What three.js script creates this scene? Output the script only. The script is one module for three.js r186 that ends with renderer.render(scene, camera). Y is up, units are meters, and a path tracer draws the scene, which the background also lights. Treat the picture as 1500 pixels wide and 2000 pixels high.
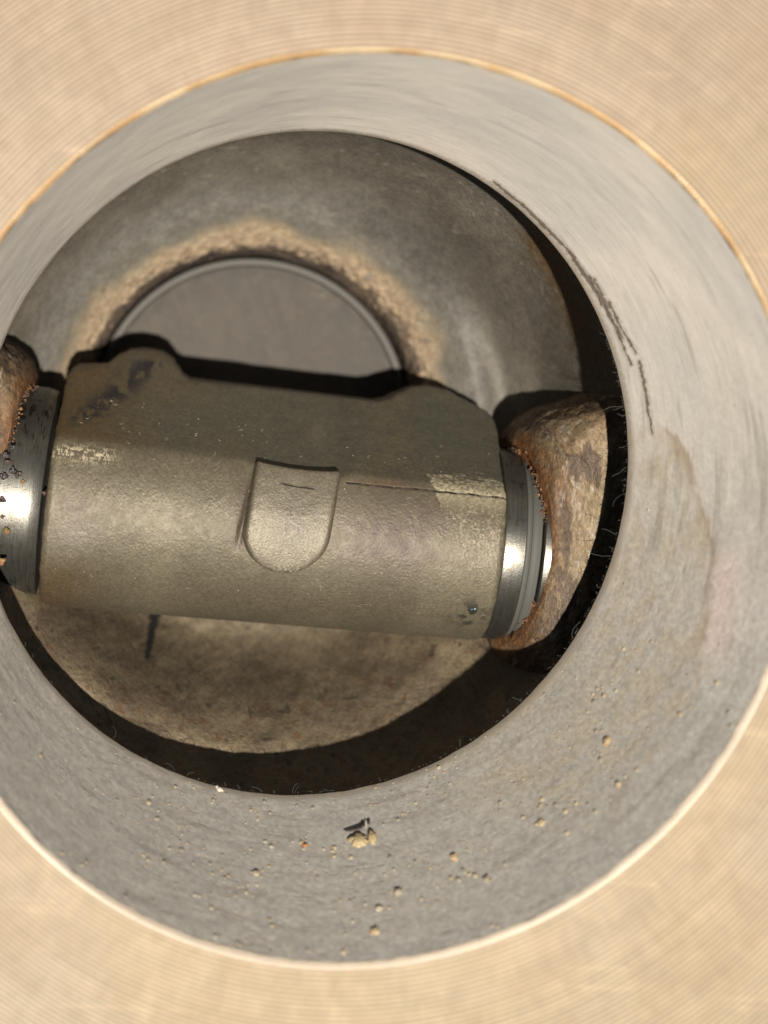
import * as THREE from 'three';
import { mergeGeometries } from 'three/addons/utils/BufferGeometryUtils.js';
import { ImprovedNoise } from 'three/addons/math/ImprovedNoise.js';

// ------------------------------------------------------------------ camera, sky, sun, exposure
const MM = 0.001, F = 3400, VX = 380, VY = 650;      // lens in pixels of the 1500 x 2000 frame; foot of the lens axis in that frame
const CAM_H = 0.315;                                 // height of the camera above the resting plane
const scene = new THREE.Scene();
const fullW = 2 * (1500 - VX), fullH = 2 * (2000 - VY);
const camera = new THREE.PerspectiveCamera(2 * Math.atan(fullH / 2 / F) * 180 / Math.PI, fullW / fullH, 0.01, 10);
camera.setViewOffset(fullW, fullH, fullW / 2 - VX, fullH / 2 - VY, 1500, 2000);
camera.up.set(0, 0, -1);
camera.position.set(0, CAM_H, 0);
camera.lookAt(0, 0, 0);
camera.focus = 0.2345;
camera.userData.fStop = camera.getFocalLength() / 5;   // a pupil 5 mm across
const renderer = new THREE.WebGLRenderer();
renderer.toneMapping = THREE.LinearToneMapping;
renderer.toneMappingExposure = 1.8;
renderer.shadowMap.enabled = true;
{
  const W = 256, H = 128, d = new Float32Array(W * H * 4);
  for (let j = 0; j < H; j++) for (let i = 0; i < W; i++) {
    const el = ((j + 0.5) / H - 0.5) * Math.PI, s = Math.sin(el), o = (j * W + i) * 4;
    const k = Math.max(0, s), hz = Math.exp(-k * 3.2);
    const c = s > 0 ? [0.30 + 0.42 * hz, 0.42 + 0.38 * hz, 0.62 + 0.26 * hz] : [0.16, 0.145, 0.12];
    d[o] = c[0]; d[o + 1] = c[1]; d[o + 2] = c[2]; d[o + 3] = 1;
  }
  const t = new THREE.DataTexture(d, W, H, THREE.RGBAFormat, THREE.FloatType);
  t.mapping = THREE.EquirectangularReflectionMapping; t.magFilter = THREE.LinearFilter; t.needsUpdate = true;
  scene.background = t; scene.environment = t;
  scene.backgroundIntensity = scene.environmentIntensity = 0.095;
}
// light travels along (-0.05, 0.142, -1) in the frame of the picture (x right, y up, z to the camera)
const SUN = [0.05, -0.142, 1];
const sun = new THREE.DirectionalLight(new THREE.Color(1, 0.94, 0.84), 5);
sun.position.set(SUN[0] * 0.6, CAM_H - 0.25 + SUN[2] * 0.6, -SUN[1] * 0.6);
sun.target.position.set(0.014, CAM_H - 0.25, 0.017);
sun.position.add(new THREE.Vector3(0.014, 0, 0.017));
sun.castShadow = true; sun.shadow.radius = 2; sun.shadow.mapSize.set(4096, 4096);
Object.assign(sun.shadow.camera, { left: -0.12, right: 0.12, top: 0.12, bottom: -0.12, near: 0.1, far: 1.2 });
scene.add(sun, sun.target);

// ------------------------------------------------------------------ noise and helpers (millimetres in the picture's frame)
const { PI, sin, cos, min, max, abs, floor, sqrt, exp, hypot, atan2 } = Math;
let seed = 12345;
const rnd = () => { seed = (seed * 1664525 + 1013904223) >>> 0; return seed / 4294967296; };
const rr = (a, b) => a + (b - a) * rnd();
const lerp = (a, b, t) => a + (b - a) * t, clamp = (x, a = 0, b = 1) => x < a ? a : x > b ? b : x;
const ss = (a, b, x) => { const t = clamp((x - a) / (b - a)); return t * t * (3 - 2 * t); };
const bump = (x, c, w) => exp(-(((x - c) / w) ** 2));
const hash = (x, y, s) => { let h = (Math.imul(x, 374761393) + Math.imul(y, 668265263) + Math.imul(s, 974711)) | 0; h = Math.imul(h ^ (h >>> 13), 1274126177); h ^= h >>> 16; return (h >>> 0) / 4294967296; };
function vn(x, y, s, px) {                           // value noise, repeating every px cells in x
  let xi = floor(x), yi = floor(y); const fx = x - xi, fy = y - yi, u = fx * fx * (3 - 2 * fx), v = fy * fy * (3 - 2 * fy);
  let x1 = xi + 1; if (px) { xi = ((xi % px) + px) % px; x1 = ((x1 % px) + px) % px; }
  const a = hash(xi, yi, s), b = hash(x1, yi, s), c = hash(xi, yi + 1, s), d = hash(x1, yi + 1, s);
  return a + (b - a) * u + (c - a) * v + (a - b - c + d) * u * v;
}
function fbm(x, y, s, oct = 4, px = 0) { let t = 0, a = 0.5, n = 0; for (let i = 0; i < oct; i++) { t += a * vn(x, y, s + i * 17, px); n += a; a *= 0.5; x *= 2; y *= 2; px *= 2; } return t / n; }
const P3 = new ImprovedNoise();
const n3 = (x, y, z) => P3.noise(x + 31.7, y + 17.3, z + 5.1);
const f3 = (x, y, z, o = 3) => { let t = 0, a = 1; for (let i = 0; i < o; i++) { t += a * n3(x, y, z); a *= 0.5; x *= 2.03; y *= 2.03; z *= 2.03; } return t; };
const mix3 = (a, b, t) => [lerp(a[0], b[0], t), lerp(a[1], b[1], t), lerp(a[2], b[2], t)];
const tex = (w, h, fn, srgb = true) => {              // fn(u, v) gives 0..255 per channel (srgb) or one grey 0..1
  const d = new Uint8Array(w * h * 4);
  for (let j = 0; j < h; j++) for (let i = 0; i < w; i++) {
    const c = fn((i + 0.5) / w, (j + 0.5) / h), o = (j * w + i) * 4;
    if (srgb) { d[o] = clamp(c[0], 0, 255); d[o + 1] = clamp(c[1], 0, 255); d[o + 2] = clamp(c[2], 0, 255); } else d[o] = d[o + 1] = d[o + 2] = clamp(c) * 255;
    d[o + 3] = 255;
  }
  const t = new THREE.DataTexture(d, w, h, THREE.RGBAFormat);
  t.wrapS = t.wrapT = THREE.RepeatWrapping; t.magFilter = THREE.LinearFilter; t.minFilter = THREE.LinearMipmapLinearFilter; t.generateMipmaps = true;
  if (srgb) t.colorSpace = THREE.SRGBColorSpace;
  t.needsUpdate = true; return t;
};
const rep = (t, a, b) => { const c = t.clone(); c.repeat.set(a, b); c.needsUpdate = true; return c; };
const px = (x, y, D) => [(x - VX) * D / F, -(y - VY) * D / F, -D];

function grid(nu, nv, fn, { closed = true, out = null } = {}) {   // fn(u, v) -> [x, y, z]; faces the camera, or away from the axis point out(p)
  const pos = new Float32Array((nu + 1) * (nv + 1) * 3), uv = new Float32Array((nu + 1) * (nv + 1) * 2), idx = [];
  for (let j = 0; j <= nv; j++) for (let i = 0; i <= nu; i++) {
    const p = closed && i === nu ? fn(0, j / nv) : fn(i / nu, j / nv), o = j * (nu + 1) + i;
    pos.set(p, o * 3); uv[o * 2] = i / nu; uv[o * 2 + 1] = j / nv;
    if (i < nu && j < nv) idx.push(o, o + 1, o + nu + 2, o, o + nu + 2, o + nu + 1);
  }
  const g = new THREE.BufferGeometry();
  g.setAttribute('position', new THREE.BufferAttribute(pos, 3)); g.setAttribute('uv', new THREE.BufferAttribute(uv, 2)); g.setIndex(idx);
  g.computeVertexNormals();
  const n = g.attributes.normal.array; let s = 0;
  for (let k = 0; k < n.length; k += 3) { const c = out ? out(pos[k], pos[k + 1], pos[k + 2]) : null; s += c ? n[k] * (pos[k] - c[0]) + n[k + 1] * (pos[k + 1] - c[1]) + n[k + 2] * (pos[k + 2] - c[2]) : -(n[k] * pos[k] + n[k + 1] * pos[k + 1] + n[k + 2] * pos[k + 2]) / 200; }
  if (s < 0) { for (let k = 0; k < idx.length; k += 3) { const t = idx[k]; idx[k] = idx[k + 1]; idx[k + 1] = t; } g.setIndex(idx); g.computeVertexNormals(); }
  if (closed) { const m = g.attributes.normal.array; for (let j = 0; j <= nv; j++) { const a = j * (nu + 1) * 3, b = a + nu * 3, v = new THREE.Vector3(m[a] + m[b], m[a + 1] + m[b + 1], m[a + 2] + m[b + 2]).normalize(); m.set([v.x, v.y, v.z], a); m.set([v.x, v.y, v.z], b); } }
  return g;
}
const bases = new Map(), used = {}, toned = new Set(), TONE = 1 / 1.8;   // base colours were judged at exposure 1
const numbered = (n) => { const k = used[n] = (used[n] ?? -1) + 1; return k ? n + '_' + String(k).padStart(3, '0') : n; };
function thing(name, base, label, category, extra = {}) {
  const o = new THREE.Group(); o.name = numbered(name); o.rotation.x = -PI / 2;
  o.position.set(base[0] * MM, CAM_H + base[2] * MM, -base[1] * MM); o.userData = { label, category, ...extra };
  scene.add(o); bases.set(o, base); return o;
}
function part(name, g, m, parent, extra) {
  const b = bases.get(parent);
  if (!toned.has(m)) { toned.add(m); m.color.multiplyScalar(TONE); }
  g.translate(-b[0], -b[1], -b[2]); g.scale(MM, MM, MM);
  const o = new THREE.Mesh(g, m); o.name = name; o.castShadow = o.receiveShadow = true; if (extra) o.userData = extra;
  parent.add(o); bases.set(o, b); return o;
}
function crumb(p, s, col, flat = 0.75, nrm = [0, 0, 1]) {   // a small angular grain, colours linear
  const g = new THREE.IcosahedronGeometry(1, 0), a = g.attributes.position.array, k = rnd() * 50;
  for (let i = 0; i < a.length; i += 3) { const q = 0.72 + 0.56 * (0.5 + 0.5 * n3(a[i] * 1.3 + k, a[i + 1] * 1.3, a[i + 2] * 1.3)) ; a[i] *= q * s; a[i + 1] *= q * s * rr(0.97, 1.03); a[i + 2] *= q * s; }
  g.applyMatrix4(new THREE.Matrix4().makeRotationFromEuler(new THREE.Euler(rr(0, 6), rr(0, 6), rr(0, 6))));
  g.scale(1, 1, flat);
  g.applyQuaternion(new THREE.Quaternion().setFromUnitVectors(new THREE.Vector3(0, 0, 1), new THREE.Vector3(...nrm).normalize()));
  g.translate(...p); g.computeVertexNormals();
  const c = new Float32Array(a.length); for (let i = 0; i < a.length; i += 3) c.set(col, i);
  g.setAttribute('color', new THREE.BufferAttribute(c, 3)); g.deleteAttribute('uv'); return g;
}

// ------------------------------------------------------------------ shared relief
const castBump = tex(1024, 1024, (u, v) => { const a = fbm(u * 64, v * 64, 3, 3, 64), b = fbm(u * 200, v * 200, 9, 2, 200), c = vn(u * 26, v * 26, 41, 26); return 0.55 * a + 0.35 * b + 0.25 * max(0, c - 0.72) * 3 - 0.1; }, false);
const fineBump = tex(512, 512, (u, v) => 0.6 * fbm(u * 128, v * 128, 5, 2, 128) + 0.4 * vn(u * 40, v * 40, 8, 40), false);

// ------------------------------------------------------------------ the valve body: flange, bore, chamber, bosses
const D0 = 209, D1 = 228.3;
const edgeR = (th) => 881.84 - 6.8 * cos(2 * th) + 15.97 * sin(2 * th);
const rimR = (th) => 642.4 - 5.87 * cos(2 * th) + 10.25 * sin(2 * th) - 0.29 * cos(3 * th) - 1.18 * sin(3 * th);
const C0 = px(692.3, 991.7, D0), C1 = px(590.2, 905.7, D1), DISC = px(488, 815, 275);
const body = thing('flanged_valve', [14, -18, -310], 'cast metal flanged valve with tan grooved face and wide grey bore that fills the picture', 'valve');
const edgeRm = 881.84 * D0 / F, s0 = D0 / F, s1 = D1 / F;

// flange face: a fine turned spiral of grooves round the bore
{
  const pitch = 0.6, nR = 78, rings = [];
  const edgeW = 0.92;
  for (let k = 0; k <= nR; k++) { rings.push([edgeW + k * pitch, 0]); if (k < nR) rings.push([edgeW + (k + 0.34) * pitch, -0.02], [edgeW + (k + 0.52) * pitch, -0.02], [edgeW + (k + 0.86) * pitch, 0]); }
  const g = grid(420, rings.length - 1, (u, v) => {
    const th = u * 2 * PI, kr = Math.round(v * (rings.length - 1)), z = rings[kr][1], o = kr ? rings[kr][0] : 0.68 + 0.22 * ss(0.2, -0.9, sin(th)), w = exp(-max(0, o - 1) / 60);
    const r = lerp(edgeRm, edgeR(th) * s0, w) + o, wob = 0.05 * n3(cos(th) * 2, sin(th) * 2, o * 0.3);
    return [C0[0] + r * cos(th), C0[1] + r * sin(th), -D0 + z * (0.8 + 0.4 * hash(Math.round(o / pitch), 3, 7)) + wob * 0.1];
  });
  const faceMap = tex(2048, 512, (u, v) => {
    const th = u * 2 * PI, o = v * 47, cx = cos(th), cy = sin(th);
    const r = edgeRm + o, X = r * cx, Y = r * cy;
    const a = fbm(X * 0.10 + 20, Y * 0.10 + 20, 11, 4), b = fbm(u * 420, v * 24, 21, 3, 420), c = fbm(X * 0.5 + 90, Y * 0.5 + 90, 31, 3), st = fbm(u * 110, v * 1.6, 51, 3, 110);
    let col = mix3([206, 182, 150], [206, 186, 158], ss(0.3, 0.7, a));
    col = mix3(col, [198, 172, 136], ss(0.5, 0.8, c) * 0.1);
    col = mix3(col, [212, 194, 166], ss(0.4, 0.8, st) * 0.25);
    col = mix3(col, [206, 176, 150], ss(0.6, 0.85, fbm(X * 0.22 + 7, Y * 0.22, 71, 3)) * 0.2);
    col = mix3(col, [212, 178, 152], ss(0.35, 0.7, fbm(X * 0.022 + 3, Y * 0.022 + 9, 81, 3) + 0.12 * cy) * 0.22); col = mix3(col, [206, 182, 134], ss(0.4, 0.7, fbm(X * 0.025 + 50, Y * 0.025 + 19, 91, 3) - 0.14 * cy + 0.06 * cx) * 0.35);
    const tool = fbm(u * 12, o * 1.667, 201, 2, 12), scr = ss(0.74, 0.8, fbm(X * 0.05 + Y * 0.9 + 80, (X - Y * 0.05) * 0.06 + 60, 211, 3)), k = 0.9 + 0.08 * b + 0.07 * tool + 0.03 + 0.05 * scr; return [col[0] * k, col[1] * k, col[2] * k];
  });
  const faceRough = tex(1024, 256, (u, v) => 0.52 + 0.08 * fbm(u * 160, v * 18, 61, 4, 160), false);
  part('flange_face', g, new THREE.MeshStandardMaterial({ map: faceMap, color: new THREE.Color(0.475, 0.458, 0.435), roughnessMap: faceRough, roughness: 1, metalness: 0.3 }), body);
  // bright broken edge between the face and the bore
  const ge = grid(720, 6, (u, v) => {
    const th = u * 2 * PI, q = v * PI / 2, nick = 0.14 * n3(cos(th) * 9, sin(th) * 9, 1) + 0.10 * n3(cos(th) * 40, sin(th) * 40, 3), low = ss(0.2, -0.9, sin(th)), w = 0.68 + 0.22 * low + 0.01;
    const r = edgeR(th) * s0 + w * v + nick * (1 - v), z = -D0 - 0.55 * (1 - v) * (1 - v) + 0.05 * low * sin(v * PI);
    return [C0[0] + r * cos(th), C0[1] + r * sin(th), z];
  });
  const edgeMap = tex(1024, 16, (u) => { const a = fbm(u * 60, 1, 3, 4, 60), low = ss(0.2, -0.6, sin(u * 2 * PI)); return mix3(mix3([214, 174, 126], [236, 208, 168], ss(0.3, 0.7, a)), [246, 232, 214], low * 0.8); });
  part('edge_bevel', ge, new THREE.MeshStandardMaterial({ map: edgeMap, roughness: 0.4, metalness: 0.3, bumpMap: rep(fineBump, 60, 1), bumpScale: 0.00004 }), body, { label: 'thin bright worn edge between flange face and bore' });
}
// bore wall
const wallC = (t) => [lerp(C0[0], C1[0], t), lerp(C0[1], C1[1], t)];
const wallR = (th, t) => lerp(edgeR(th) * s0, rimR(th) * s1, t) + 0.35 * sin(t * PI) * 0;
const wallP = (th, t, h = 0) => {
  const c = wallC(t), low = 0.5 - 0.5 * sin(th);
  const r = wallR(th, t) - h + (0.03 + 0.05 * low) * f3(cos(th) * 14, sin(th) * 14, t * 11, 2);
  return [c[0] + r * cos(th), c[1] + r * sin(th), -lerp(D0 + 0.55, D1, t)];
};
{
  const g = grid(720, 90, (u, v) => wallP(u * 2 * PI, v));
  // picture-like place of a wall point, for putting stains where they are
  const at = (th, t) => { const p = wallP(th, t), D = -p[2]; return [VX + p[0] * F / D, VY - p[1] * F / D]; };
  const segd = (x, y, a, b) => { const dx = b[0] - a[0], dy = b[1] - a[1], k = clamp(((x - a[0]) * dx + (y - a[1]) * dy) / (dx * dx + dy * dy)); return hypot(x - a[0] - k * dx, y - a[1] - k * dy); };
  const lines = [[[965, 356], [1020, 400], 3], [[1020, 400], [1072, 450], 3.4], [[1072, 450], [1112, 492], 2.8], [[1112, 492], [1160, 565], 4], [[1160, 545], [1188, 600], 2.6], [[1150, 540], [1165, 570], 2.5], [[1165, 570], [1196, 625], 3.4], [[1190, 590], [1212, 638], 2.4], [[1196, 625], [1214, 660], 2.8], [[1212, 638], [1243, 690], 2], [[1205, 645], [1232, 712], 2], [[1249, 706], [1262, 775], 2.6], [[1262, 775], [1274, 846], 2.2], [[1168, 580], [1174, 596], 2.2]];
  const boundary = (y) => { const k = [[830, 1290], [860, 1330], [950, 1365], [1050, 1395], [1100, 1402], [1200, 1392], [1300, 1380], [1400, 1330], [1480, 1270], [1560, 1212], [1640, 1190]]; if (y < 830) return -1; for (let i = 1; i < k.length; i++) if (y < k[i][0]) return lerp(k[i - 1][1], k[i][1], (y - k[i - 1][0]) / (k[i][0] - k[i - 1][0])); return 1190; };
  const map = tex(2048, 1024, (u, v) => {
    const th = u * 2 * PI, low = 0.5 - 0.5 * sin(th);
    const [X, Y] = at(th, v);
    const a = fbm(u * 22, v * 5, 5, 4, 22), brushed = fbm(u * 60, v * 150, 15, 3, 60), gr = fbm(u * 760, v * 64, 25, 3, 760), sp = vn(u * 900, v * 130, 35, 900);
    let col = mix3([206, 201, 193], [220, 213, 202], ss(0.3, 0.7, a));
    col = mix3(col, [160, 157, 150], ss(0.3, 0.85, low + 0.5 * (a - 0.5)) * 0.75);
    // warm deposit that ends at a wavering line on the right, nearer the inner edge
    const bx = boundary(Y + 14 * (a - 0.5));
    if (bx > 0) { const e = bx - X + 34 * (fbm(u * 110, v * 26, 45, 4, 110) - 0.5), dep = ss(-4, 10, e) * ss(820, 850, Y) * ss(1640, 1500, Y) * ss(900, 1120, X + 0.3 * (Y - 1100)); col = mix3(col, [178, 167, 147], dep * (0.1 + 0.6 * ss(0.3, 0.75, fbm(u * 90, v * 22, 46, 4, 90)))); col = mix3(col, [150, 126, 100], dep * bump(e, 6, 14) * 0.45 * ss(0.35, 0.65, fbm(u * 70, v * 16, 48, 3, 70))); }
    // pinkish rubbed streak and pale streaks
    col = mix3(col, [218, 194, 188], bump(X, 1412 - (Y - 1180) * 0.12, 26) * ss(1040, 1120, Y) * ss(1330, 1230, Y) * 0.6);
    col = mix3(col, [214, 212, 206], ss(0.55, 0.8, fbm(u * 46, v * 40, 77, 3, 46)) * 0.35 * ss(0.25, 0.0, low));
    col = mix3(col, [146, 140, 132], ss(0.62, 0.8, fbm(u * 34, v * 26, 87, 4, 34)) * (0.25 + 0.25 * low));
    // dirt along the inner edge
    col = mix3(col, [112, 100, 84], ss(0.945, 1.0, v + 0.03 * (gr - 0.5)) * 0.6);
    // dark scores on the right
    const br2 = fbm(u * 260, v * 50, 91, 3, 260); for (const [p, q, w] of lines) { if (abs(X - p[0]) > 160 || abs(Y - p[1]) > 160) continue; const d = segd(X + 7 * (gr - 0.5), Y, p, q); const ww = w * (0.55 + 0.55 * br2); col = mix3(col, [70, 60, 52], ss(ww + 1.2, ww - 0.8, d) * 0.8); col = mix3(col, [150, 140, 128], ss(ww + 7, ww + 1, d) * 0.35); }
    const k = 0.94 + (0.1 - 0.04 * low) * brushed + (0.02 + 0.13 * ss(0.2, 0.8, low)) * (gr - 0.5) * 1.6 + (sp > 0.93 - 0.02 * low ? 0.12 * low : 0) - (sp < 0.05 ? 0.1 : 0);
    return [col[0] * k, col[1] * k, col[2] * k];
  });
  const bmp = tex(2048, 512, (u, v) => { const low = 0.5 - 0.5 * sin(u * 2 * PI), gr = fbm(u * 700, v * 66, 125, 3, 700), br = fbm(u * 80, v * 160, 135, 2, 80), pit = ss(0.8, 0.95, vn(u * 340, v * 46, 145, 340)); return 0.5 + (0.03 + 0.28 * ss(0.2, 0.8, low)) * (gr - 0.5) + (0.14 - 0.08 * low) * (br - 0.5) - 0.4 * pit * low; }, false);
  const rgh = tex(1024, 256, (u, v) => { const low = 0.5 - 0.5 * sin(u * 2 * PI); return lerp(0.4, 0.62, low) + 0.22 * (fbm(u * 60, v * 20, 155, 4, 60) - 0.5); }, false);
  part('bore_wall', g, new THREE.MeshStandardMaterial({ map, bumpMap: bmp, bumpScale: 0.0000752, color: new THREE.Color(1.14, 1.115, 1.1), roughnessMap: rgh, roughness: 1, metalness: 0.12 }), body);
  // rounded inner rim, turning out under the wall
  const gr = grid(720, 12, (u, v) => {
    const th = u * 2 * PI, q = v * PI, ro = 0.55, n = 0.07 * f3(cos(th) * 30, sin(th) * 30, v, 2);
    const r = rimR(th) * s1 + ro * (1 - cos(q)) + (v > 0.99 ? 2.4 : 0) + n * sin(q), z = -D1 - ro * 1.1 * sin(q);
    return [C1[0] + r * cos(th), C1[1] + r * sin(th), z];
  });
  part('inner_rim', gr, new THREE.MeshStandardMaterial({ color: new THREE.Color(0.22, 0.19, 0.15), roughness: 0.6, metalness: 0.3, bumpMap: rep(castBump, 40, 1), bumpScale: 0.0001 }), body);
}
// chamber: a bowl behind the rim that falls to the seat of the disc
const prof = [[228.6, 45.2], [230, 46.4], [233, 47.2], [239, 46.9], [245, 45.6], [251, 43.2], [256, 39.6], [261.5, 35.2], [265.4, 30.9], [267.6, 28.2], [269, 26.7], [271, 26.0], [274, 25.7], [278, 25.6], [284, 25.5]];
const profAt = (v) => { const f = v * (prof.length - 1), i = min(prof.length - 2, floor(f)), t = f - i, g = (k) => prof[clamp(k, 0, prof.length - 1)]; const cr = (a, b, c, d) => 0.5 * (2 * b + (c - a) * t + (2 * a - 5 * b + 4 * c - d) * t * t + (3 * b - a - 3 * c + d) * t * t * t); return [0, 1].map((c) => cr(g(i - 1)[c], g(i)[c], g(i + 1)[c], g(i + 2)[c])); };
const arcK = [0]; for (let i = 1; i < prof.length; i++) arcK.push(arcK[i - 1] + hypot(prof[i][0] - prof[i - 1][0], prof[i][1] - prof[i - 1][1]));
const arcAt = (v) => { const f = v * (prof.length - 1), i = min(prof.length - 2, floor(f)); return 62 - lerp(arcK[i], arcK[i + 1], f - i) * 0.9; };
const bowlP = (th, v) => {
  const [D, r] = profAt(v), t = clamp((D - 231) / 39), cx = lerp(C1[0], DISC[0], t), cy = lerp(C1[1], DISC[1], t);
  const low = ss(0.1, -0.7, sin(th)), lip = bump(r, 26.5, 2.2);
  // the casting is not round: nearer the rim at the lower left, deeper at the right
  const dg = ((th * 180 / PI + 540) % 360) - 180, near = bump(dg, -140, 42) + 0.4 * bump(dg, -85, 40) + 0.7 * bump(dg, 48, 17), far = bump(dg, 10, 18);
  const sq = 1 - 0.55 * near * ss(32, 43, r) + 0.22 * far * ss(46.5, 41, r) * ss(33, 38, r), DD = 228.6 + (D - 228.6) * sq;
  const n = (0.12 + 0.22 * low) * f3(cos(th) * r * 0.22, sin(th) * r * 0.22, D * 0.2, 4) + lip * 0.45 * f3(cos(th) * r * 0.9, sin(th) * r * 0.9, D * 0.5, 2);
  return [cx + (r - n * 0.6) * cos(th), cy + (r - n * 0.6) * sin(th), -DD + n];
};
{
  const g = grid(720, 200, (u, v) => bowlP(u * 2 * PI, v));
  const map = tex(2048, 1024, (u, v) => {
    const th = u * 2 * PI, [D, r] = profAt(v), S = sin(th), q0 = arcAt(v), X = q0 * cos(th), Y = q0 * S, low = ss(0.0, -0.5, S);
    const a = fbm(X * 0.16 + 40, Y * 0.16 + 40, 5, 4), b = fbm(X * 0.9 + 90, Y * 0.9 + 90, 15, 4), c = fbm(X * 3 + 200, Y * 3 + 200, 25, 3), sp = vn(X * 0.85 + 99, Y * 0.85 + 99, 35);
    const rw = r + 3.2 * (a - 0.5) + 1.6 * (b - 0.5) + 0.9 * (c - 0.5);
    let up = mix3([146, 137, 121], [124, 115, 101], ss(37, 42, rw + 7 * (a - 0.5) + 3 * (b - 0.5)));                     // patchy darker tone high on the bowl
    up = mix3(up, [158, 154, 146], bump(rw, 34.4, 3.2) * 0.7);                           // blue-grey band
    up = mix3(up, [222, 194, 154], ss(31.6, 28.6, rw + 2.5 * (a - 0.5)) * (0.7 + 0.34 * c));                // tan crust round the seat
    up = mix3(up, [206, 178, 146], ss(29.6, 28.2, rw) * 0.5);
    up = mix3(up, [62, 46, 42], ss(27.2, 26.3, rw - 0.9 * (a - 0.5) + 0.6 * (b - 0.5)) * (0.35 + 0.5 * ss(0.4, 0.65, a)));             // dark crumbly rim
    let dn = mix3([152, 132, 104], [178, 157, 124], ss(0.3, 0.7, a));
    dn = mix3(dn, [110, 95, 76], ss(0.5, 0.75, b) * 0.5);
    dn = mix3(dn, [172, 160, 136], ss(35, 29, rw) * 0.6);
    let col = mix3(up, dn, low);
    if (sp > 0.86) col = mix3(col, [160, 150, 134], ss(0.86, 0.95, sp) * 0.75 * (1 - low));
    const rust = fbm(X * 0.7 + 400, Y * 0.7 + 300, 55, 3); col = mix3(col, [140, 84, 48], ss(0.68, 0.78, rust) * ss(36, 41, r) * 0.4 * low);
    const dk = vn(X * 0.8 + 300, Y * 0.8 + 200, 65); col = mix3(col, [48, 40, 34], ss(0.88, 0.94, dk) * low * ss(35, 39, r) * 0.4);
    // rust-brown strip at the upper right
    const dth = ((th * 180 / PI + 540) % 360) - 180; col = mix3(col, [132, 98, 58], bump(r, 45.6 + 2.4 * (b - 0.5) + 2 * (a - 0.5), 1.1) * ss(8, 18, dth) * ss(46, 38, dth) * 0.9);
    // black stroke below the sleeve on the left
    const q = px(292, 1200, 259), w = px(270, 1258, 256), wx = r * cos(th) + DISC[0], wy = r * S + DISC[1], dx = w[0] - q[0], dy = w[1] - q[1], k = clamp(((wx - q[0]) * dx + (wy - q[1]) * dy) / (dx * dx + dy * dy)), d = hypot(wx - q[0] - k * dx, wy - q[1] - k * dy);
    col = mix3(col, [34, 31, 32], ss(1.1, 0.5, d + 0.7 * (c - 0.5) + 0.4 * k) * 0.9);
    const m = 0.8 + 0.25 * b + 0.3 * (c - 0.3); return [col[0] * m, col[1] * m, col[2] * m];
  });
  part('chamber_wall', g, new THREE.MeshStandardMaterial({ map, bumpMap: rep(castBump, 10, 3), bumpScale: 0.00014, color: new THREE.Color(0.55, 0.55, 0.55), roughness: 0.72, metalness: 0.1 }), body);
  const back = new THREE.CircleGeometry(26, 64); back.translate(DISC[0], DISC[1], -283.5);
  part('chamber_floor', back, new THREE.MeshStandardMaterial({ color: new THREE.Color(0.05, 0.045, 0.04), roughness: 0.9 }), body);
  // outside of the casting
  const shell = grid(96, 12, (u, v) => { const th = u * 2 * PI, k = [[96.2, -D0 - 0.6], [96.2, -D0 - 18], [60, -D0 - 22], [57, -232], [57, -245], [54, -265], [46, -288], [34, -302], [22, -307], [10, -310], [4, -310], [1, -310], [0.01, -310]][Math.round(v * 12)]; return [C0[0] + k[0] * cos(th), C0[1] + k[0] * sin(th), k[1]]; }, { out: (x, y, z) => [C0[0], C0[1], -240] });
  part('outer_casting', shell, new THREE.MeshStandardMaterial({ color: new THREE.Color(0.2, 0.18, 0.15), roughness: 0.7, metalness: 0.2, bumpMap: rep(castBump, 12, 6), bumpScale: 0.0003 }), body);
}

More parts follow.
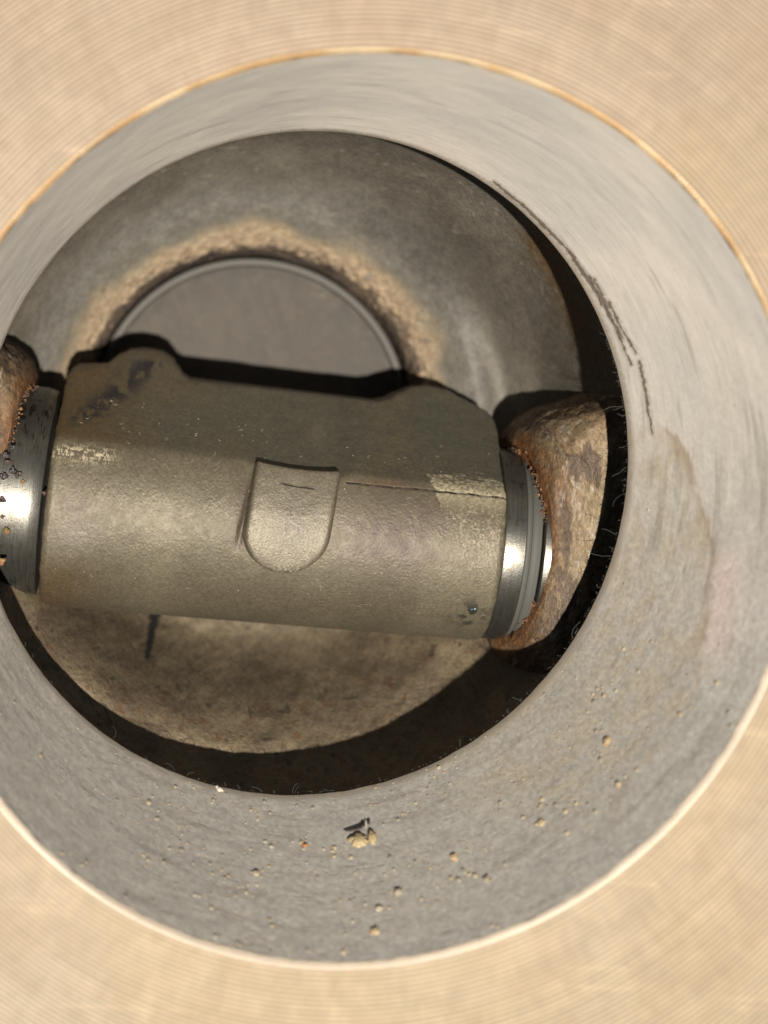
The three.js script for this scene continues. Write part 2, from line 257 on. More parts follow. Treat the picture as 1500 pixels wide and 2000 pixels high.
// ------------------------------------------------------------------ the disc at the back
{
  const disc = thing('valve_disc', [DISC[0], DISC[1], -279], 'smooth brownish grey round disc in the seat at the back, above the hinge sleeve', 'valve disc');
  const map = tex(1024, 1024, (u, v) => { const a = fbm(u * 5, v * 5, 5, 4), b = fbm(u * 60, v * 60, 15, 3), c = fbm(u * 14, v * 14, 25, 3); let col = mix3([124, 113, 98], [138, 126, 108], ss(0.3, 0.7, a)); col = mix3(col, [112, 106, 96], ss(0.5, 0.8, c) * 0.5); col = mix3(col, [140, 116, 92], ss(0.74, 0.84, fbm(u * 30, v * 30, 35, 2)) * 0.5); const scr = bump((v - 0.78) + (u - 0.5) * 0.2, 0, 0.0018) * ss(0.52, 0.53, u) * ss(0.565, 0.55, u); col = mix3(col, [190, 176, 156], scr * 0.8); const px_ = (u - 0.5) * 50, py_ = (v - 0.5) * 50, rd = hypot(px_, py_), an = atan2(py_, px_) * 180 / PI; col = mix3(col, [214, 200, 178], ss(0.48, 0.6, 0.6 * b + 0.4 * c) * bump(rd, 22.6, 0.7) * bump(an, 66, 8)); col = mix3(col, [84, 72, 60], ss(0.45, 0.7, fbm(an * 0.2 + 40, rd * 0.8, 45, 4)) * ss(21, 23.6, rd) * 0.6); col = mix3(col, [160, 146, 126], ss(0.6, 0.75, fbm(px_ * 0.9 + py_ * 0.3 + 50, py_ * 0.06 + 9, 55, 3)) * 0.3); const k = 0.88 + 0.24 * b; return [col[0] * k, col[1] * k, col[2] * k]; });
  const R = 25.25, zf = -275.3;
  const f = grid(160, 24, (u, v) => { const th = u * 2 * PI, r = max(0.01, (R - 1.5) * v); return [DISC[0] + r * cos(th), DISC[1] + r * sin(th), zf - 0.5 + 0.03 * n3(r * cos(th) * 0.2, r * sin(th) * 0.2, 2)]; });
  { const uv = f.attributes.uv, p = f.attributes.position; for (let i = 0; i < uv.count; i++) uv.setXY(i, (p.getX(i) - DISC[0]) / 50 + 0.5, (p.getY(i) - DISC[1]) / 50 + 0.5); }
  part('disc_face', f, new THREE.MeshStandardMaterial({ map, color: new THREE.Color(0.205, 0.184, 0.153), roughness: 0.65, metalness: 0.2, bumpMap: rep(fineBump, 3, 3), bumpScale: 0.00003 }), disc);
  const pr = [[R - 1.5, -0.5], [R - 1.35, -0.1], [R - 1.1, 0.08], [R - 0.35, 0.08], [R - 0.1, -0.05], [R, -0.4], [R, -6]];
  const rg = grid(240, pr.length - 1, (u, v) => { const th = u * 2 * PI, [r, z] = pr[Math.round(v * (pr.length - 1))]; return [DISC[0] + r * cos(th), DISC[1] + r * sin(th), zf + z]; });
  part('raised_rim', rg, new THREE.MeshStandardMaterial({ color: new THREE.Color(0.078, 0.069, 0.057), roughness: 0.6, metalness: 0.3, bumpMap: rep(fineBump, 20, 1), bumpScale: 0.00003 }), disc);
}

// ------------------------------------------------------------------ shaft frame: s along the axis, phi from the camera side upward
const A = new THREE.Vector3(-20.2, -23.3, -250), B = new THREE.Vector3(42, -30.1, -250), LEN = A.distanceTo(B);
const ax = B.clone().sub(A).normalize(), ez = new THREE.Vector3(0, 0, 1), ey = ez.clone().cross(ax).normalize();
const SP = (s, y, z) => [A.x + ax.x * s + ey.x * y + ez.x * z, A.y + ax.y * s + ey.y * y + ez.y * z, A.z + ax.z * s + ey.z * y + ez.z * z];
const axisAt = (x, y, z) => { const s = (x - A.x) * ax.x + (y - A.y) * ax.y; return [A.x + ax.x * s, A.y + ax.y * s, -250]; };
const PXS = (x) => (x - 107) / 840 * LEN;                     // picture column -> place along the sleeve
const sleeveR = (s) => lerp(15.75, 13.95, clamp(s / LEN));

// the hinge sleeve
const sleeve = thing('hinge_sleeve', SP(LEN / 2, 0, 0), 'dark olive metal hinge sleeve with raised round-ended tab, across the middle of the bore', 'hinge sleeve');
const topK = [[107, 246], [122, 258], [150, 262], [176, 266], [205, 290], [222, 300], [250, 305], [280, 303], [303, 293], [318, 276], [330, 262], [345, 255], [420, 254], [520, 253], [620, 252], [712, 251], [730, 256], [760, 272], [785, 285], [820, 290], [855, 287], [885, 274], [905, 266], [928, 256], [940, 246], [948, 232]];
const topAt = (s) => { const x = 107 + s / LEN * 840; if (x <= 107) return topK[0][1]; for (let i = 1; i < topK.length; i++) if (x < topK[i][0]) return lerp(topK[i - 1][1], topK[i][1], ss(0, 1, (x - topK[i - 1][0]) / (topK[i][0] - topK[i - 1][0])) * 0.6 + 0.4 * (x - topK[i - 1][0]) / (topK[i][0] - topK[i - 1][0])); return 226; };
const RIDGE = 36 * PI / 180, FN = 57 * PI / 180;
function rhoRaw(ph, s) {
  const r = sleeveR(s); let a = ((ph + PI) % (2 * PI) + 2 * PI) % (2 * PI) - PI;   // -pi..pi
  // the flat starts lower where it was cut between the tab and the right end
  const x = 107 + s / LEN * 840, rd = RIDGE - 0.09 * ss(460, 494, x) * ss(664, 630, x);
  const hh = r * sin(a) / 0.0741 - 22 * cos(a), slot = 0.55 * bump(x, 486 - (116 - hh) * 0.135, 6) * ss(-75, -20, hh) * ss(135, 110, hh);   // seam along the left of the tab
  if (a < rd) return r - slot;
  const yt = (topAt(s) - 7) * 0.0752, df = r * cos(FN - rd), c = cos(FN - a);
  let b = c > 0.05 ? df / c : 1e9; b = min(b, yt / max(0.03, sin(a))); if (cos(a) < -0.02) b = min(b, 13.2 / -cos(a));
  return a > 95 * PI / 180 ? max(b, r * 0.93) : b;
}
const rho = (ph, s) => { let t = 0, w = 0; const x = 107 + s / LEN * 840, st = lerp(0.034, 0.014, ss(360, 480, x)); for (let k = -3; k <= 3; k++) { const g = exp(-k * k / 4); t += g * rhoRaw(ph + k * st, s); w += g; } return t / w; };
{
  const S0 = [[0, 0.72], [0, 0.955], [0.12, 0.975], [0.35, 0.99], [0.75, 1]];
  const ns = 300, sv = [];
  for (const [d, k] of S0) sv.push([d, k]);
  for (let i = 1; i < ns; i++) sv.push([0.75 + (LEN - 1.5) * i / ns, 1]);
  for (const [d, k] of [...S0].reverse()) sv.push([LEN - d, k]);
  const g = grid(360, sv.length - 1, (u, v) => {
    const [s, k] = sv[Math.round(v * (sv.length - 1))], ph = u * 2 * PI - PI, r = rho(ph, s) * k;
    const y = r * sin(ph), z = r * cos(ph), n = 0.035 * f3(s * 0.35, y * 0.35, z * 0.35, 3);
    return SP(s + 0.12 * (k < 1 ? n3(y * 0.5, z * 0.5, 1) : 0), y * (1 + n / r), z * (1 + n / r));
  }, { out: axisAt });
  { const uv = g.attributes.uv; for (let j = 0; j < sv.length; j++) for (let i = 0; i <= 360; i++) uv.setXY(j * 361 + i, sv[j][0] / LEN, i / 360); }
  // place on the sleeve in picture terms: X column, H height above the axis
  const place = (u, v) => { const s = u * LEN, ph = v * 2 * PI - PI, r = rhoRaw(ph, s); return [107 + u * 840, r * sin(ph) / 0.0741 - 22 * cos(ph), ph, s]; };
  const axY = (X) => 964.6 + (X - 107) * 0.1095;
  const line = (X) => lerp(945, 977, (X - 650) / 330);
  const mapFn = (u, v) => {
    const [X, H, ph, s] = place(u, v), Y = axY(X) - H;
    const a = fbm(u * 8, v * 8, 5, 4), b = fbm(u * 220, v * 300, 15, 3), c = fbm(u * 60, v * 60, 25, 4), sp = vn(u * 420, v * 560, 35), st = fbm(u * 30, v * 500, 45, 2);
    const flat = ss(0.56, 0.72, ph + 0.05 * (c - 0.5));
    let col = mix3([121, 113, 94], [134, 126, 106], ss(0.3, 0.7, a));
    col = mix3(col, [112, 92, 66], ss(250, 120, X + 90 * (c - 0.5)) * ss(1060, 1140, Y) * 0.8);                       // brown at the lower left corner
    col = mix3(col, [104, 88, 82], bump(X, 745, 95) * bump(Y, 1040, 75) * ss(0.25, 0.7, 0.5 * b + 0.5 * c) * 1.1);                                       // purplish stain right of the tab
    col = mix3(col, [110, 95, 84], bump(X, 160, 60) * bump(Y, 1000, 60) * 0.5);
    col = mix3(col, [148, 142, 132], bump(X, 165, 45) * bump(Y, 1045, 28) * 0.6);
    col = mix3(col, [92, 76, 66], bump(X, 462, 14) * ss(0.3, 0.6, b) * ss(930, 960, Y) * ss(1090, 1040, Y) * (0.5 + 0.4 * c));           // dark speckled strip beside the tab
    const fl = mix3([128, 119, 100], [120, 117, 103], ss(0.35, 0.65, a + 0.25 * (X / 1000 - 0.5)));
    let f2 = mix3(fl, [124, 104, 74], ss(300, 130, X + 120 * (c - 0.5)) * 0.8);
    f2 = mix3(f2, [66, 62, 66], ss(0.47, 0.55, 0.55 * c + 0.25 * b + 0.2 * st) * (bump(X - (830 - Y) * 0.9, 150, 34) * ss(690, 705, Y) * ss(850, 815, Y)) * 1.0);
    f2 = mix3(f2, [160, 148, 132], bump(X, 600, 16) * bump(Y, 850, 30) * 0.3);
    f2 = mix3(f2, [100, 102, 98], bump(X, 800, 160) * 0.3 * ss(0.3, 0.7, c));
    col = mix3(col, f2, flat);
    // rubbed bright patch at the right of the ridge and small ones at the left
    const yy = Y - (X - 800) * 0.09, e1 = X - lerp(798, 866, (yy - 930) / 150) + 12 * (b - 0.5), side = ss(0, 5, e1) * ss(988, 978, X);
    const rub = side * max(ss(924, 944, yy + 34 * (st - 0.5) + 8 * (b - 0.5)) * ss(1000, 955, yy + 26 * (b - 0.5)), 0.45 * ss(0.4, 0.74, 0.7 * b + 0.3 * c - lerp(-0.04, 0.2, (yy - 960) / 130)) * ss(950, 965, yy));
    col = mix3(col, [250, 240, 208], rub * (0.5 + 0.4 * ss(0.25, 0.7, b)) * 0.9);
    const rub2 = ss(0.46, 0.6, 0.55 * fbm(u * 420, v * 260, 65, 2) + 0.45 * fbm(u * 70, v * 420, 66, 3)) * ss(105, 112, X) * ss(245, 200, X) * bump(Y - (X - 100) * 0.1, 884, 15);
    col = mix3(col, [252, 240, 208], rub2 * 0.9);
    if (X > 850 && X < 975) { const q = ss(0.6, 0.78, sp) * ss(850, 890, X) * bump(Y, 1060, 70); col = mix3(col, [172, 158, 134], q * 0.6); }
    col = mix3(col, [54, 52, 48], ss(0.4, 0.62, c) * bump(X, 905, 28) * bump(Y, 1190, 22));
    col = mix3(col, [150, 120, 92], ss(0.6, 0.8, b) * ss(135, 85, X) * ss(900, 960, Y) * 0.5);
    // seam line to the right of the tab
    if (X > 648 && X < 985) { const d = abs(Y - line(X) - 2.4 * (fbm(u * 60, 3, 75, 3) - 0.5)); col = mix3(col, [52, 44, 36], ss(2.6, 0.8, d) * (0.45 + 0.55 * ss(0.35, 0.6, fbm(u * 100, 1, 85, 2)))); col = mix3(col, [134, 98, 66], bump(Y, line(X) - 6, 6) * bump(X, 720, 40) * 0.5); }
    const k = 0.82 + 0.28 * b + 0.12 * (st - 0.5) * flat + (sp > 0.972 ? 0.5 : 0) - (sp < 0.03 ? 0.16 : 0);
    return [col[0] * k, col[1] * k, col[2] * k];
  };
  const map = tex(2048, 2048, (u, v) => v < 0.22 || v > 0.86 ? [104, 96, 78] : mapFn(u, v));
  const rgh = tex(1024, 1024, (u, v) => { const [X, H, ph] = place(u, v), Y = axY(X) - H, rub = ss(796, 830, X) * bump(Y - (X - 800) * 0.09, 955, 18); return lerp(0.57, 0.5, ss(0.56, 0.68, ph)) + 0.12 * (fbm(u * 60, v * 90, 95, 3) - 0.5) - 0.1 * rub; }, false);
  const bmp = tex(2048, 2048, (u, v) => { if (v < 0.22 || v > 0.86) return 0.5; const [X, H, ph] = place(u, v), Y = axY(X) - H, flat = ss(0.5, 0.62, ph); let h = 0.55 + (0.55 - 0.4 * flat) * (fbm(u * 240, v * 330, 105, 3) - 0.5) + 0.1 * (fbm(u * 50, v * 50, 106, 2) - 0.5); if (X > 648 && X < 985) h -= 0.4 * ss(4, 1, abs(Y - line(X) - 2.4 * (fbm(u * 60, 3, 75, 3) - 0.5))); const pit = vn(u * 90, v * 120, 107); h -= 0.5 * ss(0.93, 0.97, pit) * ss(1120, 1160, Y); return h; }, false);
  const sm = new THREE.MeshStandardMaterial({ map, color: new THREE.Color(0.78, 0.745, 0.7), roughnessMap: rgh, roughness: 1, metalness: 0.35, bumpMap: bmp, bumpScale: 0.0001 });
  part('barrel', g, sm, sleeve);

  // raised tab with a round end, standing about a millimetre proud of the barrel
  const TX = (x) => PXS(x), top = 36.5 * PI / 180;
  const W = 5.75, R0 = W, cs = TX(554), L = 15;                       // half width, middle along the axis, length round the barrel
  const outline = (q) => {                                               // q 0..1 round the outline
    const st = L - R0, arc = PI * W, per = 2 * st + arc + 2 * W; let d = q * per;
    if (d < 2 * W) return [-W + d, 0.4 * (1 - ((d - W) / W) ** 2)];
    d -= 2 * W; if (d < st) return [W, d];
    d -= st; if (d < arc) { const t = d / W; return [W * cos(t), st + R0 * sin(t)]; }
    return [-W, st - (d - arc)];
  };
  const ringPts = (q, inset) => { const [x, y] = outline(q), k = 1 - inset / W; return [x * k, 6.6 + (y - 6.6) * (1 - inset / 7)]; };
  const prf = [[-0.25, -0.3], [-0.12, 0.1], [0.03, 0.65], [0.14, 1.0], [0.34, 1.2], [0.62, 1.29], [1.2, 1.32], [2.4, 1.28], [4, 1.22], [5.2, 1.2], [5.74, 1.2]];
  const tg = grid(220, prf.length - 1, (u, v) => {
    const [ins, h] = prf[Math.round(v * (prf.length - 1))], [x, y] = ringPts(u, ins), s = cs + x - y * 0.075 * 0 - (y - 4) * 0.075, r = sleeveR(s), ph = top - (y + 0.5) / (r + 0.5), n = 0.05 * f3(x * 0.6, y * 0.6, 4, 3);
    const rb = r + h + n * (v > 0.2 ? 1 : 0.4);
    return SP(s, rb * sin(ph), rb * cos(ph));
  }, { out: axisAt });
  { const uv = tg.attributes.uv; for (let j = 0; j < prf.length; j++) for (let i = 0; i <= 220; i++) { const [x, y] = ringPts(i / 220, prf[j][0]); uv.setXY(j * 221 + i, x / 20 + 0.5, y / 20); } }
  const tmap = tex(512, 512, (u, v) => { const b = fbm(u * 90, v * 90, 5, 3), c = fbm(u * 14, v * 14, 15, 3), x = (u - 0.5) * 20, y = v * 20; let col = mix3([150, 140, 120], [162, 152, 132], c); col = mix3(col, [112, 103, 92], bump(x, 1, 3.2) * bump(y, 8.2, 3.4) * ss(0.38, 0.6, b)); const d = abs(y - 3.15 - x * 0.06 - 0.3 * (c - 0.5)); col = mix3(col, [56, 48, 40], ss(0.16, 0.05, d) * ss(-2.4, -1.4, x) * ss(3, 2, x) * 0.9); col = mix3(col, [232, 222, 196], ss(12.8, 14.6, y) * ss(0.4, 0.65, b) * ss(-2, 2, x) * 0.8); const k = 0.8 + 0.36 * b; return [col[0] * k, col[1] * k, col[2] * k]; });
  part('raised_tab', tg, new THREE.MeshStandardMaterial({ map: tmap, color: new THREE.Color(0.64, 0.63, 0.61), roughness: 0.5, metalness: 0.4, bumpMap: rep(castBump, 1.2, 1.2), bumpScale: 0.00007 }), sleeve, { label: 'raised tab with straight sides and a rounded lower end' });
}

// ------------------------------------------------------------------ the pin through the sleeve
const pin = thing('hinge_pin', SP(LEN / 2, 0, -2), 'bright turned steel hinge pin showing at both ends of the olive sleeve', 'hinge pin');
const lathe = (pts, n = 240) => grid(n, pts.length - 1, (u, v) => { const [s, r] = pts[Math.round(v * (pts.length - 1))], ph = u * 2 * PI; return SP(s, r * sin(ph), r * cos(ph)); }, { out: axisAt });
const steelMap = (rust, sd) => tex(512, 1024, (v, u) => { const a = fbm(u * 40, v * 260, sd, 2, 40), b = fbm(u * 120, v * 24, sd + 3, 4, 120), sp = vn(u * 420, v * 60, sd + 7, 420), k = 0.82 + 0.3 * (a - 0.5); let col = [150 * k, 147 * k, 138 * k]; col = mix3(col, [104, 94, 78], ss(0.5, 0.8, b) * 0.6); const up = u > 0.08 && u < 0.5 ? ss(0.03, 0.16, u) : 0, lo = ss(0.9, 0.82, u) * ss(0.5, 0.6, u), w = rust * max(up, lo * 0.7); col = mix3(col, [70, 62, 54], ss(0.52, 0.7, b) * w); if (sp > 0.8) col = mix3(col, [168, 112, 58], ss(0.8, 0.9, sp) * w * 0.9); return col; });
{
  const swapped = (g) => { const uv = g.attributes.uv; for (let i = 0; i < uv.count; i++) uv.setXY(i, uv.getY(i), uv.getX(i)); return g; };
  const steel = (rust, sd, rough) => new THREE.MeshStandardMaterial({ map: steelMap(rust, sd), roughness: rough, metalness: 0.85, bumpMap: rep(fineBump, 1, 10), bumpScale: 0.000012 });
  const sL = steel(1, 3, 0.36), sR = steel(0.3, 23, 0.33);
  part('left_journal', swapped(lathe([[-1.9, 15.15], [-2.4, 15.25], [-6, 15.25], [-12, 15.25]])), sL, pin, { label: 'rust-speckled bright left journal' }).name = 'journal';
  part('chamfer', swapped(lathe([[0.6, 12], [-0.45, 12], [-0.5, 14.55], [-0.75, 14.85], [-1.88, 15.13]])), sL, pin);
  part('journal', swapped(lathe([[LEN - 0.3, 12], [LEN - 0.28, 13.5], [LEN + 0.2, 13.62], [LEN + 2.85, 13.55], [LEN + 2.95, 13.4], [LEN + 2.96, 12.4]])), sR, pin, { label: 'clean bright right journal' });
  part('retaining_ring', lathe([[LEN + 2.96, 12.2], [LEN + 2.97, 13.1], [LEN + 3.1, 13.2], [LEN + 3.5, 13.26], [LEN + 3.56, 12.95], [LEN + 3.72, 12.95], [LEN + 3.8, 13.32], [LEN + 4.5, 13.3], [LEN + 4.55, 13.2], [LEN + 5.0, 13.16], [LEN + 5.15, 13.05], [LEN + 5.16, 12.2]]), new THREE.MeshStandardMaterial({ color: new THREE.Color(0.10, 0.095, 0.082), roughness: 0.68, metalness: 0.1, bumpMap: rep(fineBump, 20, 1), bumpScale: 0.00003 }), pin, { label: 'dull grey ring seated in a groove' });
  part('shoulder', swapped(lathe([[LEN + 5.3, 12], [LEN + 5.31, 13.0], [LEN + 5.5, 13.12], [LEN + 5.55, 13.35], [LEN + 5.65, 13.42], [LEN + 12, 13.4]])), sR, pin);
  part('pin_core', lathe([[-2, 11.9], [LEN + 8, 11.9]], 64), new THREE.MeshStandardMaterial({ color: new THREE.Color(0.06, 0.055, 0.05), roughness: 0.6, metalness: 0.5 }), pin);
}

// ------------------------------------------------------------------ rusty bosses that carry the pin (parts of the body)
const bossR = (ph, k) => { const f = max(0, cos(ph)), t = max(0, sin(ph)), d = max(0, -sin(ph)); return k * (1 - 0.2 * f - 0.13 * d * d + 0.0 * t); };
const rustMap = (sd) => tex(1024, 512, (u, v) => {
  const m = v < 0.45 ? v * 17 : 7.65 + (v - 0.45) * 52, a = fbm(u * 12, m * 0.11, sd, 4, 12), b = fbm(u * 90, m * 0.8, sd + 5, 4, 90), c = fbm(u * 240, m * 2.2, sd + 9, 3, 240);
  let col = mix3([136, 108, 78], [160, 140, 110], ss(0.35, 0.68, a));
  col = mix3(col, [150, 92, 46], ss(0.5, 0.14, v + 0.3 * (b - 0.5)) * 0.85);
  col = mix3(col, [86, 68, 56], ss(0.5, 0.62, fbm(u * 26, m * 0.24, sd + 21, 5, 26)) * ss(0.3, 0.5, v) * 0.7);
  col = mix3(col, [186, 176, 160], ss(0.66, 0.8, fbm(u * 60, m * 0.6, sd + 13, 3, 60)) * ss(0.28, 0.5, v) * 0.7);
  col = mix3(col, [88, 50, 34], ss(0.1, 0.03, v) * (0.3 + 0.6 * b));
  const k = 0.72 + 0.55 * c; return [col[0] * k, col[1] * k, col[2] * k];
});
const bossP = (side, ph, v) => {
  const Rp = side > 0 ? [[13.0, 2.2], [13.7, 0.6], [14.9, 0.05], [16.6, 0.2], [18.4, 0.9], [20.2, 2.4], [21.8, 4.8], [23.6, 8], [26.5, 12.5], [31, 18], [36, 24]] : [[14.6, 2.4], [15.4, 0.7], [16.8, 0], [18.8, 0.1], [20.6, 0.9], [22.4, 2.8], [24.2, 6], [26.5, 10], [30, 15], [34, 20], [38, 25]];
  const f = v * (Rp.length - 1), i = min(Rp.length - 2, floor(f)), t = f - i; let r = lerp(Rp[i][0], Rp[i + 1][0], t), d = lerp(Rp[i][1], Rp[i + 1][1], t);
  const cz = cos(ph), sy = sin(ph), hz = cz > 0 ? 0.80 : 1, hy = sy > 0 ? (side > 0 ? 0.92 : 0.9) : 0.86, sq = sy > 0 ? 3.1 : 2.4;
  r *= (abs(cz / hz) ** sq + abs(sy / hy) ** sq) ** (-1 / sq); r = max(r, side > 0 ? 12.9 : 14.7);
  const n = f3(r * sin(ph) * 0.3, r * cos(ph) * 0.3, d * 0.3 + side * 9, 4), n2 = f3(r * sin(ph) * 1.4, r * cos(ph) * 1.4, d * 1.4, 2);
  const s = side > 0 ? LEN + 1.6 + 4.6 * max(0, cos(ph)) ** 1.3 + d : -(5.3 - 0.9 * max(0, sy) ** 2 + 0.8 * max(0, cos(ph)) + 1.6 * max(0, -sin(ph)) + d);
  const rr_ = r + 0.45 * n + (0.16 + 0.1 * (side < 0)) * n2;
  let zz = rr_ * cz; const cap = lerp(13.9, 10.8, ss(1.5, 13, d)) + 0.35 * n, e = zz - cap; if (e > -1) zz = e > 1 ? cap + 0.06 * (e - 1) : zz - (e + 1) ** 2 / 4;
  return SP(s + 0.25 * n * side, rr_ * sy, zz);
};
const rustCol = [[0.27, 0.125, 0.045], [0.2, 0.085, 0.03], [0.10, 0.05, 0.035], [0.045, 0.03, 0.03], [0.3, 0.17, 0.075]];
for (const side of [1, -1]) {
  const g = grid(320, 120, (u, v) => bossP(side, u * 2 * PI, v), { out: axisAt });
  const boss = part('pin_boss', g, new THREE.MeshStandardMaterial({ map: rustMap(side > 0 ? 3 : 83), bumpMap: rep(castBump, 5, 2), bumpScale: 0.0002, color: new THREE.Color(0.86, 0.85, 0.83), roughness: 0.62, metalness: 0.15 }), body, { label: side > 0 ? 'brown rusted boss holding the right end of the pin' : 'dark crusted boss at the left end of the pin' });
  const cr = [];
  for (let i = 0; i < (side > 0 ? 1800 : 1300); i++) {
    const ph = rr(-1.5, 1.45), v = 0.075 + 0.16 * rnd() ** 1.7, w = vn(ph * 3 + 20, v * 8, side > 0 ? 7 : 9);
    if (w < 0.3 + 0.25 * (side > 0 && ph < 0.2 && ph > -1 ? 1 : 0)) continue;
    const p = bossP(side, ph, v), c = rnd() < 0.16 ? 3 : rnd() < 0.25 ? 2 : floor(rr(0, 1.99)) + (rnd() < 0.2 ? 0 : 0);
    p[0] -= side * rr(0, 0.9) * rnd(); p[2] += 0.08;
    cr.push(crumb(p, rr(0.06, 0.13) + 0.2 * rnd() ** 4, rnd() < 0.15 ? rustCol[4] : rustCol[side < 0 && rnd() < 0.4 ? 2 : c], 0.85, [0, sin(ph), cos(ph)]));
  }
  if (side < 0) for (const [x, y, s, c] of [[22, 872, 0.7, 3], [12, 890, 0.8, 3], [14, 902, 0.6, 2], [26, 918, 0.8, 3], [34, 927, 0.6, 3], [6, 930, 0.8, 3], [4, 975, 0.8, 3], [44, 940, 0.5, 0], [10, 1038, 0.9, 0], [2, 1095, 0.9, 4], [4, 1010, 0.5, 2], [40, 925, 0.5, 2], [85, 964, 0.45, 2]]) for (let k = 0; k < 9; k++) { const a = rr(0, 6.3), l = rr(0, 8) * s; cr.push(crumb(px(x + l * cos(a), y + l * sin(a), 234.75), s * rr(0.2, 0.42), rustCol[c].map((q) => q * rr(0.6, 1.3)), 0.8)); }
  part('rust_crust', mergeGeometries(cr), new THREE.MeshStandardMaterial({ vertexColors: true, roughness: 0.55, metalness: 0.1 }), boss, { kind: 'stuff' });
}

// ------------------------------------------------------------------ loose grit, flakes and lint on the bore
const nrmAt = (th, t) => { const a = new THREE.Vector3(...wallP(th, t)), b = new THREE.Vector3(...wallP(th + 0.004, t)).sub(a), c = new THREE.Vector3(...wallP(th, t + 0.01)).sub(a), n = b.cross(c).normalize(); if (n.x * cos(th) + n.y * sin(th) > 0) n.negate(); return n.toArray(); };
const findWall = (x, y) => { let best = [0, 0, 1e9]; for (let i = 0; i < 720; i++) for (let j = 0; j <= 40; j++) { const th = i / 720 * 2 * PI, p = wallP(th, j / 40), D = -p[2], d = hypot(VX + p[0] * F / D - x, VY - p[1] * F / D - y); if (d < best[2]) best = [th, j / 40, d]; } return best; };
const gritMat = new THREE.MeshStandardMaterial({ vertexColors: true, color: new THREE.Color(1.0, 0.95, 0.87), roughness: 0.8 });
{
  const gr = [], cols = [[0.52, 0.44, 0.31], [0.42, 0.38, 0.31], [0.32, 0.3, 0.27], [0.46, 0.36, 0.25], [0.5, 0.46, 0.38], [0.36, 0.32, 0.27]];
  for (let i = 0; i < 1050; i++) {
    const th = -PI / 2 + (rnd() + rnd() + rnd() - 1.5) * 0.95 + 0.2, t = rr(0.02, 0.985), big = rnd() ** 5;
    if (fbm(th * 6 + 40, t * 5, 7, 2) < 0.44) continue;
    gr.push(crumb(wallP(th, t, 0.0), 0.07 + 0.13 * rnd() + 0.26 * big, cols[floor(rr(0, 5.99))], 0.55, nrmAt(th, t)));
  }
  const o = thing('loose_grit', wallP(-1.4, 0.5), 'fine pale grit scattered over the lower half of the bore wall', 'grit', { kind: 'stuff' });
  part('grit', mergeGeometries(gr), gritMat, o, { kind: 'stuff' });
}
const grains = [[738, 1822, 0.6, [0.62, 0.5, 0.3], 'pale yellow grain lowest on the bore wall, near the bottom flange edge'], [740, 1776, 0.5, [0.6, 0.53, 0.42], 'pale grain just above the lowest yellow grain on the bore wall'], [885, 1676, 0.55, [0.58, 0.45, 0.26], 'tan grain to the right of the yellow flake on the bore wall'], [776, 1740, 0.6, [0.45, 0.4, 0.32], 'flat grey-tan grain below and right of the yellow flake'], [949, 1714, 0.5, [0.4, 0.34, 0.26], 'grey grain at the right of the lower bore wall, below the tan grain'], [1185, 1450, 0.55, [0.55, 0.43, 0.25], 'tan grain on the lower right of the bore wall under its dark pit'], [1057, 1603, 0.55, [0.55, 0.46, 0.3], 'tan grain between the yellow flake and the right flange edge'], [594, 1652, 0.4, [0.5, 0.24, 0.1], 'small orange grain to the left of the yellow flake'], [430, 1545, 0.42, [0.8, 0.75, 0.66], 'white speck on the inner rim at the lower left'], [503, 1706, 0.5, [0.5, 0.43, 0.33], 'tan grain at the lower left of the yellow flake'], [1208, 1535, 0.4, [0.55, 0.44, 0.3], 'pale grain low on the right bore wall near the stain edge']];
for (const [x, y, s, c, label] of grains) {
  const [th, t] = findWall(x, y), p = wallP(th, t, 0.12), o = thing('grit_grain', p, label, 'grit grain', { group: 'single grains of grit on the lower bore wall' });
  const g = [crumb(p, s, c, 0.6, nrmAt(th, t))]; for (let k = 0; k < 3; k++) g.push(crumb(wallP(th + rr(-0.012, 0.012), clamp(t + rr(-0.015, 0.015)), 0.1), s * rr(0.3, 0.6), c.map((q) => q * rr(0.7, 1.1)), 0.6, nrmAt(th, t)));
  part('grain', mergeGeometries(g), gritMat, o);
}
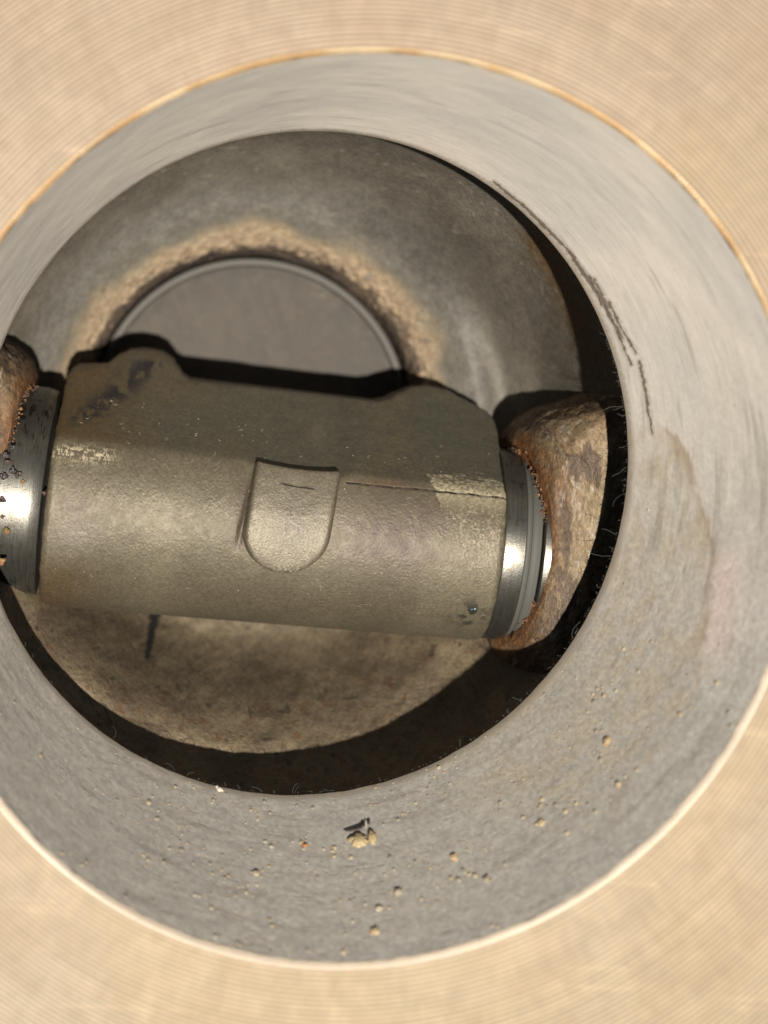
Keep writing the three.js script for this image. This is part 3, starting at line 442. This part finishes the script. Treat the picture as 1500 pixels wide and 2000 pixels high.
{
  const [th, t] = findWall(703, 1634), p = wallP(th, t, 0.1), n = nrmAt(th, t), o = thing('metal_flake', p, 'pale yellow ragged flake with its shade built as dark curls on the lower bore wall', 'flake');
  const q = new THREE.Quaternion().setFromRotationMatrix(new THREE.Matrix4().makeBasis(new THREE.Vector3(-sin(th), cos(th), 0), new THREE.Vector3(0, 0, -1).addScaledVector(new THREE.Vector3(...n), 0).normalize(), new THREE.Vector3(...n)));
  const put = (g) => { g.applyQuaternion(q); g.translate(...p); return g; };
  const lump = (nx, ny, w, h, z, k) => { const g = grid(28, 6, (u, v) => { const a = u * 2 * PI, r = v * (0.75 + 0.35 * n3(cos(a) * 2.2 + k, sin(a) * 2.2, k)); return [nx + w * r * cos(a), ny + h * r * sin(a), z * (1 - v ** 3) + 0.12 * n3(r * cos(a) * 5, r * sin(a) * 5, k)]; }); return g; };
  const body1 = mergeGeometries([lump(-0.4, -0.6, 1.7, 1.7, 0.55, 3), lump(1.35, -0.3, 0.75, 1.8, 0.7, 8)].map(put));
  part('flake_body', body1, new THREE.MeshStandardMaterial({ color: new THREE.Color(0.68, 0.52, 0.28), roughness: 0.6, bumpMap: rep(castBump, 0.3, 0.3), bumpScale: 0.0001 }), o);
  const curl = (pts, r) => put(new THREE.TubeGeometry(new THREE.CatmullRomCurve3(pts.map((a) => new THREE.Vector3(...a))), 20, r, 6));
  part('shade_curls', mergeGeometries([curl([[-2.2, 1.6, 0.1], [-1.2, 0.9, 0.5], [0, 0.9, 0.7], [0.45, 1.9, 0.6], [0.4, 3.6, 0.3]], 0.17), curl([[1.1, 1.6, 0.5], [1.25, 2.4, 0.6], [1.2, 3.0, 0.3]], 0.22)]), new THREE.MeshStandardMaterial({ color: new THREE.Color(0.05, 0.04, 0.035), roughness: 0.7 }), o);  // dark tubes stand in for the shadow on the inner side of the flake
  part('pale_splinter', curl([[0.75, 0.9, 0.6], [0.85, 1.9, 0.75], [0.85, 2.7, 0.55]], 0.16), new THREE.MeshStandardMaterial({ color: new THREE.Color(0.75, 0.68, 0.55), roughness: 0.6 }), o);
}
{
  const s = PXS(905), ph = -0.62, r = sleeveR(s) + 0.06, p = SP(s, r * sin(ph), r * cos(ph)), o = thing('blue_fleck', p, 'tiny blue fleck on the lower right of the olive sleeve', 'fleck');
  part('fleck', mergeGeometries([crumb(p, 0.17, [0.08, 0.2, 0.36], 0.4, [0, sin(ph), cos(ph)]), crumb(SP(s + 0.4, (r) * sin(ph + 0.01), r * cos(ph + 0.01)), 0.16, [0.3, 0.45, 0.6], 0.4, [0, sin(ph), cos(ph)])]), gritMat, o);
}
{
  const fib = [];
  const add = (th, len, w) => {
    const r = rimR(th) * s1, c = [C1[0] + r * cos(th), C1[1] + r * sin(th), -D1 - 0.5], inw = [-cos(th), -sin(th)], tan = [-sin(th), cos(th)]; let a = rr(-0.9, 0.9), x = c[0], y = c[1], z = c[2]; const pts = [new THREE.Vector3(x - inw[0] * 0.3, y - inw[1] * 0.3, z)], bend = rr(-1, 1) * 0.34;
    for (let k = 0; k < 6; k++) { const st = len / 6; a += bend + rr(-0.35, 0.35); x += st * (inw[0] * cos(a) + tan[0] * sin(a)); y += st * (inw[1] * cos(a) + tan[1] * sin(a)); z += st * rr(-0.3, 0.3); pts.push(new THREE.Vector3(x, y, z)); }
    fib.push(new THREE.TubeGeometry(new THREE.CatmullRomCurve3(pts), 14, w, 4));
  };
  for (let i = 0; i < 42; i++) { const th = rnd() < 0.6 ? rr(-1.15, 0.42) : rnd() < 0.6 ? rr(-2.0, -1.1) : rr(-2.6, -1.9), k = rnd(); add(th, 0.5 + 2.4 * k * k, rr(0.018, 0.034)); }
  for (let i = 0; i < 150; i++) add(rr(-1.9, 0.4), rr(0.15, 0.4), rr(0.02, 0.045));
  const o = thing('lint_fibres', px(1150, 1200, D1), 'wispy grey lint fibres clinging along the inner edge of the bore', 'lint', { kind: 'stuff' });
  part('fibre', mergeGeometries(fib), new THREE.MeshStandardMaterial({ color: new THREE.Color(0.075, 0.073, 0.06), roughness: 0.8 }), o, { kind: 'stuff' });
}

{
  const sp = [];
  for (let i = 0; i < 210; i++) {
    const s = rr(1, LEN - 1), ph = rr(-0.75, 1.3), r = rho(ph, s) + 0.02, p = SP(s, r * sin(ph), r * cos(ph)), c = rnd() < 0.75 ? [0.55, 0.52, 0.45] : [0.35, 0.2, 0.1];
    if (rnd() < 0.6) sp.push(crumb(p, rr(0.03, 0.1), c, 0.6, [0, sin(ph), cos(ph)]));
    else { const a = rr(0, 6.3), l = rr(0.15, 0.5), q = (k, b) => { const s2 = s + cos(a + b) * l * k, p2 = ph + sin(a + b) * l * k / r, r2 = rho(p2, s2) + 0.04; return new THREE.Vector3(...SP(s2, r2 * sin(p2), r2 * cos(p2))); }, g = new THREE.TubeGeometry(new THREE.CatmullRomCurve3([q(-1, 0.6), q(0, 0), q(1, -0.5)]), 8, 0.025, 4); g.deleteAttribute('uv'); const n = g.attributes.position.count, cc = new Float32Array(n * 3); for (let k = 0; k < n; k++) cc.set([0.42, 0.4, 0.34], k * 3); g.setAttribute('color', new THREE.BufferAttribute(cc, 3)); sp.push(g.toNonIndexed()); }
  }
  const o = thing('dust_specks', SP(LEN / 2, 0, 15), 'pale dust specks and short hairs on the olive hinge sleeve', 'dust', { kind: 'stuff' });
  part('speck', mergeGeometries(sp), gritMat, o, { kind: 'stuff' });
}

renderer.render(scene, camera);
